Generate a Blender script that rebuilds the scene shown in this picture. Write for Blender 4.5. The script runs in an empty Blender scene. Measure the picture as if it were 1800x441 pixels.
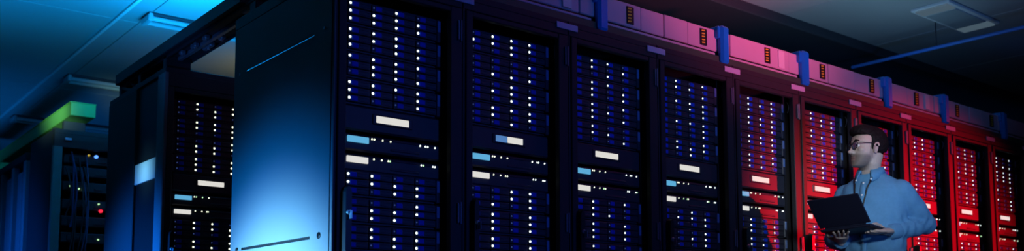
import bpy, bmesh, math, random
import numpy as np
from mathutils import Vector, Matrix
random.seed(7)
S = bpy.context.scene
COL = S.collection
PI = math.pi

# ------------------------------------------------------------------ camera
cam_d = bpy.data.cameras.new('camera')
cam = bpy.data.objects.new('camera', cam_d); COL.objects.link(cam); S.camera = cam
YAW, PITCH, ROLL = 0.676508825, 0.093545704, -0.001980746
cy_, sy_ = math.cos(YAW), math.sin(YAW); cp_, sp_ = math.cos(PITCH), math.sin(PITCH)
fw = Vector((sy_*cp_, cy_*cp_, sp_)); rt = Vector((cy_, -sy_, 0)); up = rt.cross(fw)
cr, sr = math.cos(ROLL), math.sin(ROLL)
r2 = rt*cr + up*sr; u2 = up*cr - rt*sr
mw = Matrix((r2, u2, -fw)).transposed().to_4x4(); mw.translation = Vector((-1.68378, -3.17062, 0.73594))
cam.matrix_world = mw
cam_d.sensor_fit = 'HORIZONTAL'; cam_d.sensor_width = 36.0
cam_d.lens = 1667.87/1800*36.0
cam_d.shift_y = (422.62-220.5)/1800
cam_d.clip_start = 0.05; cam_d.clip_end = 100
cam_d.dof.use_dof = True; cam_d.dof.focus_distance = 4.3; cam_d.dof.aperture_fstop = 2.4

# ------------------------------------------------------------------ world, light, exposure
S.view_settings.view_transform = 'Standard'; S.view_settings.look = 'None'
S.view_settings.gamma = 1.0; S.view_settings.use_curve_mapping = False
S.view_settings.exposure = 0.0
W = bpy.data.worlds.new('world'); S.world = W; W.use_nodes = True
W.node_tree.nodes['Background'].inputs[0].default_value = (0.01, 0.05, 0.3, 1)
W.node_tree.nodes['Background'].inputs[1].default_value = 0.01

def aim(o, loc, target):
    o.location = loc
    o.rotation_euler = (Vector(target)-Vector(loc)).to_track_quat('-Z', 'Y').to_euler()
def spot(name, loc, target, watts, color, angle, blend=1.0, size=0.1):
    d = bpy.data.lights.new(name, 'SPOT'); d.energy = watts; d.color = color
    d.spot_size = math.radians(angle); d.spot_blend = blend; d.shadow_soft_size = size
    o = bpy.data.objects.new(name, d); COL.objects.link(o); aim(o, loc, target); return o
def area(name, loc, target, watts, color, sx, sy):
    d = bpy.data.lights.new(name, 'AREA'); d.energy = watts; d.color = color
    d.shape = 'RECTANGLE'; d.size = sx; d.size_y = sy
    o = bpy.data.objects.new(name, d); COL.objects.link(o); aim(o, loc, target); return o
spot('red_flood_light', (13.0, -7.3, 2.9), (4.15, 0, 0.84), 9600, (1.0, 0.001, 0.012), 15.5, 1.0, 0.12)
spot('pink_flood_light', (2.9, -2.6, 1.0), (2.65, 0.05, 3.28), 500, (1.0, 0.085, 0.19), 49, 1.0, 0.1)
spot('blue_side_light', (-2.6, 1.0, 0.60), (0.0, 0.55, 0.66), 1050, (0.002, 0.25, 1.0), 44, 1.0, 0.15)
spot('cyan_side_light', (-2.6, 0.8, 0.40), (0.0, 0.50, 0.60), 2400, (0.30, 0.80, 1.0), 33, 1.0, 0.15)
spot('blue_aisle_light', (-2.6, 2.9, 0.7), (0.05, 2.50, 0.75), 1500, (0.004, 0.18, 1.0), 38, 1.0, 0.15)
spot('blue_aisle_light', (-2.8, 4.0, 0.8), (-0.08, 4.8, 1.0), 420, (0.004, 0.15, 1.0), 42, 1.0, 0.15)
spot('header_fill', (-1.9, 0.9, 1.0), (0.10, 1.80, 2.28), 60, (0.05, 0.25, 1.0), 20, 1.0, 0.1)  # unseen fill added for blue highlights on the header hardware
spot('plate_fill', (-2.2, 2.4, 1.5), (0.05, 2.35, 1.64), 230, (0.22, 0.66, 0.95), 8, 0.8, 0.1)  # extra unseen spot, added to brighten the pale plate
spot('blue_ceiling_light', (-1.0, 3.6, 1.9), (-0.9, 3.7, 3.0), 62, (0.002, 0.24, 0.70), 122, 1.0, 0.3)
area('left_ceiling_fill', (0.50, 2.75, 2.24), (0.50, 2.85, 3.0), 58, (0.003, 0.28, 0.72), 0.5, 0.5)  # unseen fill added to brighten the left ceiling, no fixture here
spot('blue_ceiling_light', (-1.2, 7.5, 0.3), (-0.2, 8.0, 3.0), 130, (0.003, 0.22, 0.85), 110, 1.0, 0.3)
spot('duct_fill', (-1.2, 2.3, 1.9), (0.10, 4.5, 2.38), 330, (0.55, 1.0, 0.72), 11.5, 1.0, 0.1)  # unseen spot added to brighten the green duct
area('right_ceiling_fill', (3.9, 0.12, 2.385), (3.9, 0.22, 3.0), 2.1, (0.36, 0.75, 1.0), 2.0, 0.12)  # unseen strip of fill added to lift the right-hand ceiling
area('back_ceiling_fill', (3.0, 0.62, 2.24), (3.0, 0.75, 3.0), 1.2, (0.6, 0.75, 0.9), 2.4, 0.12)  # unseen fill added for the ceiling behind the busway
spot('front_blue_light', (2.2, -6.5, 2.6), (0.75, 0, 1.45), 300, (0.04, 0.15, 1.0), 36, 1.0, 0.8)
spot('man_key_light', (-0.3, -3.6, 2.3), (2.96, -0.42, 1.50), 440, (0.74, 0.90, 1.0), 13.5, 0.7, 0.25)
spot('busway_blue_light', (2.4, -3.2, 1.0), (3.2, 0.0, 3.25), 105, (0.08, 0.32, 1.0), 78, 1.0, 0.2)
spot('warm_back_light', (2.2, 4.1, 2.35), (1.9, 4.2, 3.0), 22, (1.0, 0.74, 0.02), 100, 1.0, 0.3)

# ------------------------------------------------------------------ materials
def mat(name, col, rough=0.5, metal=0.0, noise=0.12, scale=14.0, bump=0.0, spec=0.5, emit=0.0, grid=0.0):
    m = bpy.data.materials.new(name); m.use_nodes = True
    nt = m.node_tree; b = nt.nodes['Principled BSDF']
    tc = nt.nodes.new('ShaderNodeTexCoord'); nz = nt.nodes.new('ShaderNodeTexNoise')
    nz.inputs['Scale'].default_value = scale; nz.inputs['Detail'].default_value = 3
    nt.links.new(tc.outputs['Object'], nz.inputs['Vector'])
    mx = nt.nodes.new('ShaderNodeMix'); mx.data_type = 'RGBA'
    c0 = [max(0, c*(1-noise)) for c in col]; c1 = [min(1, c*(1+noise)) for c in col]
    mx.inputs[6].default_value = (*c0, 1); mx.inputs[7].default_value = (*c1, 1)
    nt.links.new(nz.outputs['Fac'], mx.inputs[0])
    if emit: b.inputs['Base Color'].default_value = (*[c*0.08 for c in col], 1)
    else: nt.links.new(mx.outputs[2], b.inputs['Base Color'])
    b.inputs['Roughness'].default_value = rough; b.inputs['Metallic'].default_value = metal
    b.inputs['Specular IOR Level'].default_value = spec
    if bump:
        bp = nt.nodes.new('ShaderNodeBump'); bp.inputs['Strength'].default_value = bump; bp.inputs['Distance'].default_value = 0.01
        nt.links.new(nz.outputs['Fac'], bp.inputs['Height']); nt.links.new(bp.outputs[0], b.inputs['Normal'])
    if emit:
        b.inputs['Emission Strength'].default_value = emit
        if grid:
            ck = nt.nodes.new('ShaderNodeTexChecker'); ck.inputs['Scale'].default_value = grid
            ck.inputs['Color1'].default_value = (*col, 1); ck.inputs['Color2'].default_value = (*[c*0.72 for c in col], 1)
            nt.links.new(tc.outputs['Object'], ck.inputs['Vector']); nt.links.new(ck.outputs[0], b.inputs['Emission Color'])
        else:
            nt.links.new(mx.outputs[2], b.inputs['Emission Color'])
        m.cycles.emission_sampling = 'NONE'
    return m
paint = mat('rack_paint', (0.040, 0.040, 0.045), 0.5, 0, 0.10, 6, spec=0.25)
paint_in = mat('rack_interior', (0.025, 0.025, 0.028), 0.6, 0, 0.1, 6)
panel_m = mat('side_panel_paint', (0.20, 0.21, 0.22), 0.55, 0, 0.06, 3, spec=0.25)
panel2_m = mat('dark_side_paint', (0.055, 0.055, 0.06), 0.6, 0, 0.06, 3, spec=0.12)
glint_m = mat('slot_glint', (0.80, 0.84, 0.90), 0.22, 1.0, 0.04, 20)  # mirror metal for the glint built into the upper slot
trim_m = mat('bright_metal_trim', (0.62, 0.66, 0.72), 0.35, 0.3, 0.08, 20)
black_m = mat('black_plastic', (0.012, 0.012, 0.014), 0.4, 0, 0.2, 30)
chassis_m = mat('server_metal', (0.042, 0.045, 0.06), 0.5, 0.0, 0.2, 25)
tray_m = mat('tray_plastic', (0.042, 0.046, 0.065), 0.5, 0, 0.2, 40)
latch_m = mat('blue_latch', (0.012, 0.09, 0.95), 0.6, 0, 0.15, 60, spec=0.15)
ear_m = mat('ear_plastic', (0.18, 0.30, 0.62), 0.45, 0, 0.15, 40)
led_m = mat('lit_led', (0.86, 1.0, 0.93), 0.3, 0, 0.02, 50, emit=1.9)
led_w = mat('lit_led_warm', (0.92, 1.0, 0.72), 0.3, 0, 0.02, 50, emit=1.5)
led_off = mat('dim_led', (0.10, 0.18, 0.65), 0.3, 0, 0.05, 50, emit=0.25)
led_g = mat('green_led', (0.55, 1.0, 0.5), 0.3, 0, 0.05, 50, emit=1.1)
led_b = mat('blue_led', (0.10, 0.30, 1.0), 0.3, 0, 0.05, 50, emit=1.8)
led_r = mat('red_led', (1.0, 0.02, 0.05), 0.3, 0, 0.05, 50, emit=1.6)
led_y = mat('yellow_led', (0.75, 0.55, 0.08), 0.3, 0, 0.05, 50, emit=0.8)
scr_w = mat('white_screen', (0.88, 0.86, 0.80), 0.4, 0, 0.05, 12, emit=0.95, grid=420)
scr_b = mat('blue_screen', (0.13, 0.50, 0.82), 0.4, 0, 0.05, 12, emit=0.95, grid=420)
scr_d = mat('dim_blue_screen', (0.10, 0.26, 0.60), 0.4, 0, 0.05, 12, emit=0.9, grid=420)
label_m = mat('label_plate', (0.62, 0.60, 0.80), 0.5, 0, 0.05, 30)
bus_m = mat('busway_housing', (0.66, 0.56, 0.68), 0.45, 0, 0.08, 8)
bus_dark = mat('busway_channel', (0.05, 0.10, 0.06), 0.5, 0, 0.15, 12)
strap_m = mat('blue_strap', (0.006, 0.30, 0.95), 0.35, 0.0, 0.12, 15)
yellow_m = mat('hazard_yellow', (0.85, 0.70, 0.05), 0.5, 0, 0.05, 30)
white_m = mat('white_sticker', (0.85, 0.85, 0.9), 0.5, 0, 0.04, 30)
ceil_m = mat('ceiling_panel', (0.42, 0.44, 0.46), 0.7, 0, 0.10, 1.6, 0.02)
grid_m = mat('ceiling_grid', (0.8, 0.82, 0.85), 0.5, 0, 0.05, 8)
wall_m = mat('wall_paint', (0.35, 0.37, 0.40), 0.8, 0, 0.1, 3)
floor_m = mat('floor_tile', (0.05, 0.055, 0.06), 0.45, 0, 0.2, 4)
green_m = mat('green_tray_paint', (0.22, 0.62, 0.14), 0.5, 0, 0.08, 6)
beam_m = mat('dark_beam_paint', (0.035, 0.04, 0.055), 0.6, 0, 0.1, 6)
steel_m = mat('galvanised_steel', (0.45, 0.50, 0.58), 0.3, 0.7, 0.15, 25)
lamp_m = mat('lamp_cover', (0.45, 0.50, 0.54), 0.15, 0, 0.05, 20)
pipe_m = mat('blue_conduit', (0.05, 0.22, 0.75), 0.45, 0, 0.1, 12)
plate_m = mat('light_plate', (0.78, 0.82, 0.86), 0.5, 0, 0.04, 10)
shirt_m = mat('blue_cotton', (0.12, 0.31, 0.55), 0.85, 0, 0.10, 60, 0.12, spec=0.15)
trouser_m = mat('dark_trousers', (0.02, 0.025, 0.04), 0.85, 0, 0.15, 50, 0.1)
hair_m = mat('dark_hair', (0.008, 0.007, 0.008), 0.65, 0, 0.4, 90, 0.4, spec=0.15)
lap_m = mat('laptop_shell', (0.018, 0.02, 0.045), 0.45, 0.2, 0.08, 30)
key_m = mat('laptop_keys', (0.01, 0.01, 0.012), 0.5, 0, 0.1, 30)
lapscr_m = mat('laptop_screen', (0.55, 0.72, 0.95), 0.3, 0, 0.05, 12, emit=1.0)
shoe_m = mat('black_leather', (0.012, 0.011, 0.011), 0.35, 0, 0.2, 30)
eye_m = mat('eye_white', (0.75, 0.74, 0.72), 0.2, 0, 0.03, 60)
iris_m = mat('eye_iris', (0.04, 0.03, 0.02), 0.2, 0, 0.1, 90)

# skin: colour attribute painted at build (stubble, lips)
skin_m = bpy.data.materials.new('skin'); skin_m.use_nodes = True
_nt = skin_m.node_tree; _b = _nt.nodes['Principled BSDF']
_at = _nt.nodes.new('ShaderNodeVertexColor'); _at.layer_name = 'tone'
_nz = _nt.nodes.new('ShaderNodeTexNoise'); _nz.inputs['Scale'].default_value = 120
_mx = _nt.nodes.new('ShaderNodeMix'); _mx.data_type = 'RGBA'; _mx.blend_type = 'MULTIPLY'; _mx.inputs[0].default_value = 0.25
_nt.links.new(_at.outputs[0], _mx.inputs[6]); _nt.links.new(_nz.outputs[0], _mx.inputs[7])
_nt.links.new(_mx.outputs[2], _b.inputs['Base Color']); _b.inputs['Roughness'].default_value = 0.55
# lens glass
lens_m = bpy.data.materials.new('lens_glass'); lens_m.use_nodes = True
_nt = lens_m.node_tree; _nt.nodes.remove(_nt.nodes['Principled BSDF'])
_t = _nt.nodes.new('ShaderNodeBsdfTransparent'); _g = _nt.nodes.new('ShaderNodeBsdfGlossy'); _g.inputs['Roughness'].default_value = 0.02
_fr = _nt.nodes.new('ShaderNodeFresnel'); _ms = _nt.nodes.new('ShaderNodeMixShader')
_nt.links.new(_fr.outputs[0], _ms.inputs[0]); _nt.links.new(_t.outputs[0], _ms.inputs[1]); _nt.links.new(_g.outputs[0], _ms.inputs[2])
_nt.links.new(_ms.outputs[0], _nt.nodes['Material Output'].inputs[0])

# ------------------------------------------------------------------ mesh helpers
class MB:
    def __init__(s): s.v = []; s.f = []; s.m = []; s.sm = []
    def _add(s, vs, fs, mi=0, smooth=False):
        n = len(s.v); s.v += [tuple(v) for v in vs]
        for f in fs: s.f.append(tuple(i+n for i in f)); s.m.append(mi); s.sm.append(smooth)
        return s
    def box(s, x0, x1, y0, y1, z0, z1, mi=0):
        vs = [(x, y, z) for x in (x0, x1) for y in (y0, y1) for z in (z0, z1)]
        return s._add(vs, [(0,1,3,2),(4,6,7,5),(0,4,5,1),(2,3,7,6),(0,2,6,4),(1,5,7,3)], mi)
    def cbox(s, x0, x1, y0, y1, z0, z1, b=0.003, mi=0):
        # box with chamfered edges: 24 vertices
        c = ((x0+x1)/2, (y0+y1)/2, (z0+z1)/2); h = (abs(x1-x0)/2, abs(y1-y0)/2, abs(z1-z0)/2)
        b = min(b, min(h)*0.9); vs = []; idx = {}
        for sx in (-1, 1):
            for sy in (-1, 1):
                for sz in (-1, 1):
                    for a in range(3):
                        p = [sx*(h[0]-b), sy*(h[1]-b), sz*(h[2]-b)]
                        p[a] = (sx, sy, sz)[a]*h[a]
                        idx[(sx, sy, sz, a)] = len(vs); vs.append(tuple(c[k]+p[k] for k in range(3)))
        fs = []
        for a in range(3):
            o1, o2 = (a+1) % 3, (a+2) % 3
            for sg in (-1, 1):
                q = []
                for s1, s2 in ((-1,-1),(1,-1),(1,1),(-1,1)):
                    k = [0,0,0]; k[a] = sg; k[o1] = s1; k[o2] = s2; q.append(idx[(*k, a)])
                fs.append(tuple(q if sg > 0 else q[::-1]))
        for a in range(3):
            o1, o2 = (a+1) % 3, (a+2) % 3
            for s1 in (-1, 1):
                for s2 in (-1, 1):
                    k0 = [0,0,0]; k1 = [0,0,0]; k0[a] = -1; k1[a] = 1
                    k0[o1] = k1[o1] = s1; k0[o2] = k1[o2] = s2
                    q = [idx[(*k0,o1)], idx[(*k1,o1)], idx[(*k1,o2)], idx[(*k0,o2)]]
                    fs.append(tuple(q if s1*s2 > 0 else q[::-1]))
        for sx in (-1, 1):
            for sy in (-1, 1):
                for sz in (-1, 1):
                    q = [idx[(sx,sy,sz,a)] for a in range(3)]
                    fs.append(tuple(q if sx*sy*sz > 0 else q[::-1]))
        return s._add(vs, fs, mi)
    def tube(s, pts, r, n=8, mi=0, caps=True, smooth=True):
        pts = [Vector(p) for p in pts]; rs = r if isinstance(r, (list, tuple)) else [r]*len(pts)
        rings = []; prev = None
        for i, p in enumerate(pts):
            d = (pts[min(i+1, len(pts)-1)]-pts[max(i-1, 0)]).normalized()
            if prev is None:
                a = Vector((0,0,1)) if abs(d.z) < 0.9 else Vector((1,0,0)); u = d.cross(a).normalized()
            else:
                u = (prev - d*prev.dot(d)).normalized()
            prev = u; w = d.cross(u)
            rings.append([p + (u*math.cos(2*PI*k/n)+w*math.sin(2*PI*k/n))*rs[i] for k in range(n)])
        vs = [v for rg in rings for v in rg]; fs = []
        for i in range(len(pts)-1):
            for k in range(n):
                k2 = (k+1) % n; fs.append((i*n+k, i*n+k2, (i+1)*n+k2, (i+1)*n+k))
        s._add(vs, fs, mi, smooth)
        if caps:
            s._add(rings[0], [tuple(range(n))[::-1]], mi); s._add(rings[-1], [tuple(range(n))], mi)
        return s
    def loft(s, rings, mi=0, smooth=True, caps=True):
        n = len(rings[0]); vs = [v for r in rings for v in r]; fs = []
        for i in range(len(rings)-1):
            for k in range(n):
                k2 = (k+1) % n; fs.append((i*n+k, i*n+k2, (i+1)*n+k2, (i+1)*n+k))
        if caps: fs.append(tuple(range(n))[::-1]); fs.append(tuple((len(rings)-1)*n+k for k in range(n)))
        return s._add(vs, fs, mi, smooth)
    def ell(s, c, r, M3=None, nu=14, nv=10, mi=0):
        c = Vector(c); rings = []
        vs = []; fs = []
        def T(x, y, z):
            p = Vector((x*r[0], y*r[1], z*r[2])); return c + (M3 @ p if M3 is not None else p)
        vs.append(T(0, 0, -1))
        for i in range(1, nv):
            t = -PI/2 + PI*i/nv
            for k in range(nu):
                a = 2*PI*k/nu; vs.append(T(math.cos(t)*math.cos(a), math.cos(t)*math.sin(a), math.sin(t)))
        vs.append(T(0, 0, 1))
        for k in range(nu): fs.append((0, 1+(k+1) % nu, 1+k))
        for i in range(nv-2):
            for k in range(nu):
                k2 = (k+1) % nu; fs.append((1+i*nu+k, 1+i*nu+k2, 1+(i+1)*nu+k2, 1+(i+1)*nu+k))
        o = 1+(nv-2)*nu
        for k in range(nu): fs.append((o+k, o+(k+1) % nu, len(vs)-1))
        return s._add(vs, fs, mi, True)
    def mesh(s, name, mats):
        me = bpy.data.meshes.new(name); me.from_pydata(s.v, [], s.f)
        for m in (mats if isinstance(mats, (list, tuple)) else [mats]): me.materials.append(m)
        me.polygons.foreach_set('material_index', s.m); me.polygons.foreach_set('use_smooth', s.sm)
        me.update(); return me
    def build(s, name, mats, parent=None, loc=None):
        return link(name, s.mesh(name, mats), parent, loc)
def link(name, me, parent=None, loc=None):
    o = bpy.data.objects.new(name, me); COL.objects.link(o)
    if parent is not None: o.parent = parent
    if loc is not None: o.location = loc
    return o
def thing(name, label, cat, loc=(0,0,0), group=None):
    o = bpy.data.objects.new(name, None); COL.objects.link(o); o.location = loc; o.empty_display_size = 0.1
    o['label'] = label; o['category'] = cat
    if group: o['group'] = group
    return o
def tag(o, label, cat, group=None):
    o['label'] = label; o['category'] = cat
    if group: o['group'] = group
    return o
def struct(o): o['kind'] = 'structure'; return o
def copy_tree(o, parent=None):
    c = o.copy(); COL.objects.link(c)
    if parent is not None: c.parent = parent
    for ch in list(KIDS.get(o.name, ())): copy_tree(ch, c)
    return c
KIDS = {}

# ------------------------------------------------------------------ room
FZ, CZ = 0.06, 3.0
RX0, RX1, RY0, RY1 = -5.0, 17.0, -10.0, 13.0
struct(MB().box(RX0, RX1, RY0, RY1, FZ-0.1, FZ).build('floor', floor_m))
ceiling = struct(MB().box(RX0-.1, RX1+.1, RY0-.1, RY1+.1, CZ+0.02, CZ+0.12).build('ceiling', beam_m))
struct(MB().box(RX0-.1, RX0, RY0, RY1, FZ, CZ+.02).build('wall_left', wall_m))
struct(MB().box(RX1, RX1+.1, RY0, RY1, FZ, CZ+.02).build('wall_right', wall_m))
struct(MB().box(RX0, RX1, RY1, RY1+.1, FZ, CZ+.02).build('wall_back', wall_m))
struct(MB().box(RX0, RX1, RY0-.1, RY0, FZ, CZ+.02).build('wall_front', wall_m))
struct(MB().cbox(6.85, 7.25, -4.50, -3.22, FZ, CZ, 0.01).build('red_light_blocker', wall_m))  # out-of-view block added to cut the red flood off the left racks
# ceiling panels: large boards with narrow recessed joints
cp_me = MB().cbox(0.003, 1.197, 0.003, 2.397, CZ, CZ+0.019, 0.003).mesh('ceiling_panel', ceil_m)
for i in range(-2, 9):
    for j in range(-1, 6):
        link('ceiling_panel', cp_me, ceiling, (0.45+1.2*i, -0.9+2.4*j, 0))
# pale ceiling rail running away over the left aisle
struct(MB().cbox(0.275, 0.300, 1.4, 11.5, CZ-0.014, CZ, 0.003).build('trim_1', grid_m))

# ------------------------------------------------------------------ servers (shared meshes)
def disc(r, d=0.003, n=8):
    return MB().tube([(0, 0, 0), (0, -d*0.7, 0), (0, -d, 0)], [r, r, r*0.6], n)
led_far_me = disc(0.0047).mesh('led', led_m)
led_lit_me = disc(0.0056).mesh('led', led_m)
led_lit_w_me = disc(0.0058).mesh('led', led_w)
led_dim_me = disc(0.0036).mesh('led', led_off)
LP = 0.107
def store_meshes():
    d = {}
    d['chassis'] = MB().box(0.086, 0.526, 0.006, 0.60, 0.001, 0.102).cbox(0.086, 0.503, -0.003, 0.010, 0.0955, 0.1025, 0.002).box(0.086, 0.503, 0, 0.01, 0.0, 0.006).mesh('chassis', chassis_m)
    d['ear_left'] = MB().cbox(0.066, 0.0855, -0.006, 0.012, 0.002, 0.101, 0.003).mesh('ear', tray_m)
    d['ear_right'] = MB().cbox(0.504, 0.528, -0.010, 0.012, 0.002, 0.101, 0.004).cbox(0.507, 0.525, -0.012, 0, 0.046, 0.096, 0.003, 1).mesh('ear', [tray_m, ear_m])
    # drive tray: dark carrier, blue latch at its left end, vent slots
    t = MB().cbox(0.0, 0.1035, -0.006, 0.02, 0, 0.0285, 0.0025)
    t.cbox(0.0175, 0.047, -0.0085, 0, 0.005, 0.024, 0.002, 1)
    t.cbox(0.053, 0.098, -0.0075, 0, 0.006, 0.0095, 0.001)
    t.cbox(0.053, 0.098, -0.0075, 0, 0.019, 0.0225, 0.001)
    d['tray'] = t.mesh('drive_tray', [tray_m, latch_m])
    return d
SM = store_meshes()
def storage_server(loc, pattern, label, group, warm=False, far=False):
    root = thing('storage_server', label, 'server', loc, group)
    link('chassis', SM['chassis'], root); link('ear', SM['ear_left'], root); link('ear', SM['ear_right'], root)
    for c in range(4):
        for r in range(3):
            t = link('drive_tray', SM['tray'], root, (0.0875+LP*c*0.985, 0, (0.0705, 0.0395, 0.0085)[r]))
            lit = pattern[c][r] == '1'
            link('led', (led_lit_w_me if warm else led_far_me if far else led_lit_me) if lit else led_dim_me, t, (0.0095, -0.0055, 0.0150))
    return root
panel_face = MB().box(0.086, 0.526, 0.004, 0.55, 0.002, 0.100).cbox(0.070, 0.526, -0.006, 0.010, 0.001, 0.101, 0.008).cbox(0.20, 0.39, -0.010, 0, 0.034, 0.078, 0.004).mesh('chassis', chassis_m)
sw_face = MB().box(0.086, 0.526, 0.004, 0.45, 0.001, 0.066).cbox(0.070, 0.526, -0.006, 0.010, 0.0005, 0.067, 0.012).cbox(0.285, 0.425, -0.009, 0, 0.016, 0.026, 0.003, 1).cbox(0.086, 0.50, -0.0085, 0, 0.0535, 0.0585, 0.002).mesh('chassis', [chassis_m, tray_m])
port_me = MB().cbox(0, 0.0085, -0.008, 0, 0, 0.009, 0.001).mesh('port', black_m)
sled = [disc(0.0042, 0.003, 6).mesh('indicator', m) for m in (led_w, led_g, led_m)]
def screen(x0, x1, z0, z1, m): return MB().cbox(x0, x1, -0.012, -0.002, z0, z1, 0.0015).mesh('screen', m)
scr_me = {'w': screen(.217, .370, .0425, .0705, scr_w), 'l': screen(.217, .282, .0425, .0705, scr_d), 'r': screen(.283, .370, .0425, .0705, scr_w),
          'b1': screen(.090, .185, .033, .0575, scr_b), 'w1': screen(.088, .183, .033, .0575, scr_w)}
def display_unit(loc, split, label, group):
    root = thing('display_unit', label, 'server', loc, group)
    link('chassis', panel_face, root)
    if split: link('screen', scr_me['l'], root)['label'] = 'dim blue half of the screen'; link('screen', scr_me['r'], root)
    else: link('screen', scr_me['w'], root)
    return root
SWX = [(.200, .211, .247, .284, .425, .453, .464, .498), (.208, .246, .274, .282, .433, .444, .490, .500)]
def network_switch(loc, kind, label, group):
    root = thing('network_switch', label, 'switch', loc, group)
    link('chassis', sw_face, root); link('screen', scr_me['b1' if kind == 0 else 'w1'], root)
    for i, x in enumerate(SWX[kind]):
        link('indicator', sled[0 if i < 4 else 2] if random.random() < .8 else sled[1], root, (x+random.choice((0, 0, .002)), -0.006, .0545-.0))
    return root

# ------------------------------------------------------------------ racks
RH = 2.16
rk = MB()
rk.box(0.002, 0.018, 0.032, 0.95, FZ+0.1, 2.13).box(0.582, 0.598, 0.032, 0.95, FZ+0.1, 2.13)
rk.box(0.018, 0.582, 0.93, 0.95, FZ+0.1, 2.13)
rk.cbox(0.002, 0.598, 0.004, 0.95, 2.128, RH, 0.004)
rk.cbox(0.002, 0.598, 0.002, 0.034, 2.088, 2.130, 0.003)
rk.cbox(0.002, 0.598, 0.010, 0.95, FZ, FZ+0.1, 0.004)
rk.box(0.002, 0.012, 0.004, 0.034, FZ+0.1, 2.09).box(0.591, 0.598, 0.004, 0.034, FZ+0.1, 2.09)
frame_me = rk.mesh('frame', paint)
rail_l = MB().box(0.018, 0.0675, 0.060, 0.075, FZ+0.1, 2.12).mesh('mounting_rail', paint_in)
rail_r = MB().box(0.5275, 0.582, 0.060, 0.075, FZ+0.1, 2.12).mesh('mounting_rail', paint_in)
dr = MB()
dr.cbox(0.0145, 0.0500, -0.004, 0.026, FZ+0.11, 2.084, 0.003).cbox(0.535, 0.5885, -0.004, 0.026, FZ+0.11, 2.084, 0.003)
dr.cbox(0.050, 0.535, -0.002, 0.024, 2.062, 2.084, 0.003).cbox(0.050, 0.535, -0.002, 0.024, FZ+0.11, FZ+0.17, 0.003)
door_me = dr.mesh('door', paint)
hg = MB().cbox(0.567, 0.5745, -0.013, 0, 0, 0.085, 0.002).cbox(0.580, 0.5885, -0.013, 0, -0.004, 0.089, 0.002).box(0.5735, 0.581, -0.007, 0, 0.004, 0.081)
hinge_me = hg.mesh('hinge', mat('hinge_steel', (0.20, 0.22, 0.28), 0.4, 0.2, 0.1, 30))
hd = MB()
hpts = [(0.033, 0.0), (0.066, 0.0)]
prof = [(0.035, 1.03), (0.035, 1.255), (0.040, 1.272), (0.0505, 1.280), (0.061, 1.272), (0.066, 1.255), (0.066, 1.03), (0.060, 1.015), (0.041, 1.015)]
hd._add([(x, -0.006, z) for x, z in prof]+[(x+(0.0505-x)*.18, -0.034, z+(1.15-z)*.03) for x, z in prof],
        [tuple(range(9, 18))]+[(k, k+9, (k+1) % 9+9, (k+1) % 9) for k in range(9)])
handle_me = hd.mesh('handle', black_m)
lock_me = MB().tube([(0.0505, -0.030, 1.176), (0.0505, -0.040, 1.176), (0.0505, -0.043, 1.176)], [0.011, 0.011, 0.008], 12).box(0.049, 0.052, -0.060, -0.040, 1.150, 1.180).mesh('lock', steel_m)
loop_me = MB().tube([(0.555-0.016*math.sin(t), 0.05-0.02*math.sin(t), 2.045-0.062*(t/PI)) for t in [PI*k/10 for k in range(11)]], 0.0022, 6).mesh('cable_loop', mat('grey_cable', (0.3, 0.32, 0.4), 0.5))
blank_me = MB().cbox(0.070, 0.526, 0.058, 0.075, FZ+0.12, 1.036, 0.003).mesh('blanking_panel', paint_in)
lab_me = MB().cbox(0.525, 0.656, -0.004, 0.0015, 2.113, 2.142, 0.0015).mesh('label_plate', label_m)
ORD = ['first', 'second', 'third', 'fourth', 'fifth', 'sixth', 'seventh', 'eighth', 'ninth', 'tenth', 'eleventh']
def make_rack(loc, label, group, k, lab=True):
    root = thing('server_rack', label, 'rack', loc, group)
    link('frame', frame_me, root); link('mounting_rail', rail_l, root); link('mounting_rail', rail_r, root)
    d = link('door', door_me, root)
    link('hinge', hinge_me, d, (0, 0, 1.943)); link('hinge', hinge_me, d, (0, 0, 1.172)); link('hinge', hinge_me, d, (0, 0, 0.4))
    h = link('handle', handle_me, d); link('lock', lock_me, d)
    link('cable_loop', loop_me, root); link('blanking_panel', blank_me, root)
    if lab: tag(link('label_plate', lab_me, None, loc), f'blank pale label plate on the top edge right of the {ORD[k]} front-row rack', 'label', 'blank label plates on the rack tops')
    return root
BASE = [1.934, 1.828, 1.722, 1.616, 1.253, 1.147, 1.041]
PAT = {  # lit drive lights: four columns of three rows, servers from the top
 0: ['111 011 111 011', '111 110 111 011', '100 111 111 101', '111 110 100 111', '110 110 011 011', '000 011 011 110', '110 110 011 111'],
 1: ['010 110 111 110', '000 001 001 101', '000 010 111 011', '000 110 101 110', '000 001 110 111', '000 111 000 111', '000 110 000 111'],
 2: ['010 110 101 010', '000 111 100 011', '010 111 010 101', '000 110 010 001', '010 111 001 100', '000 111 000 111', '010 100 000 011'],
 3: ['010 110 010 101', '000 100 110 111', '010 100 100 111', '000 110 011 110', '010 010 110 011', '000 000 010 111', '000 110 100 011'],
 4: ['010 111 010 111', '000 110 110 111', '010 110 110 111', '000 111 101 110', '010 111 000 011', '000 111 010 101', '010 110 100 011'],
 5: ['010 110 011 011', '000 110 010 100', '010 110 110 011', '000 010 111 001', '010 110 000 010', '000 101 010 011', '010 110 100 011'],
 6: ['010 100 000 000', '000 000 010 100', '010 000 010 011', '000 110 010 011', '010 110 000 010', '000 101 010 011', '010 110 100 011'],
 'back': ['000 110 011 110', '000 110 110 111', '000 011 011 110', '000 111 011 111', '000 110 110 011', '000 110 010 110', '000 110 011 011']}
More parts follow.
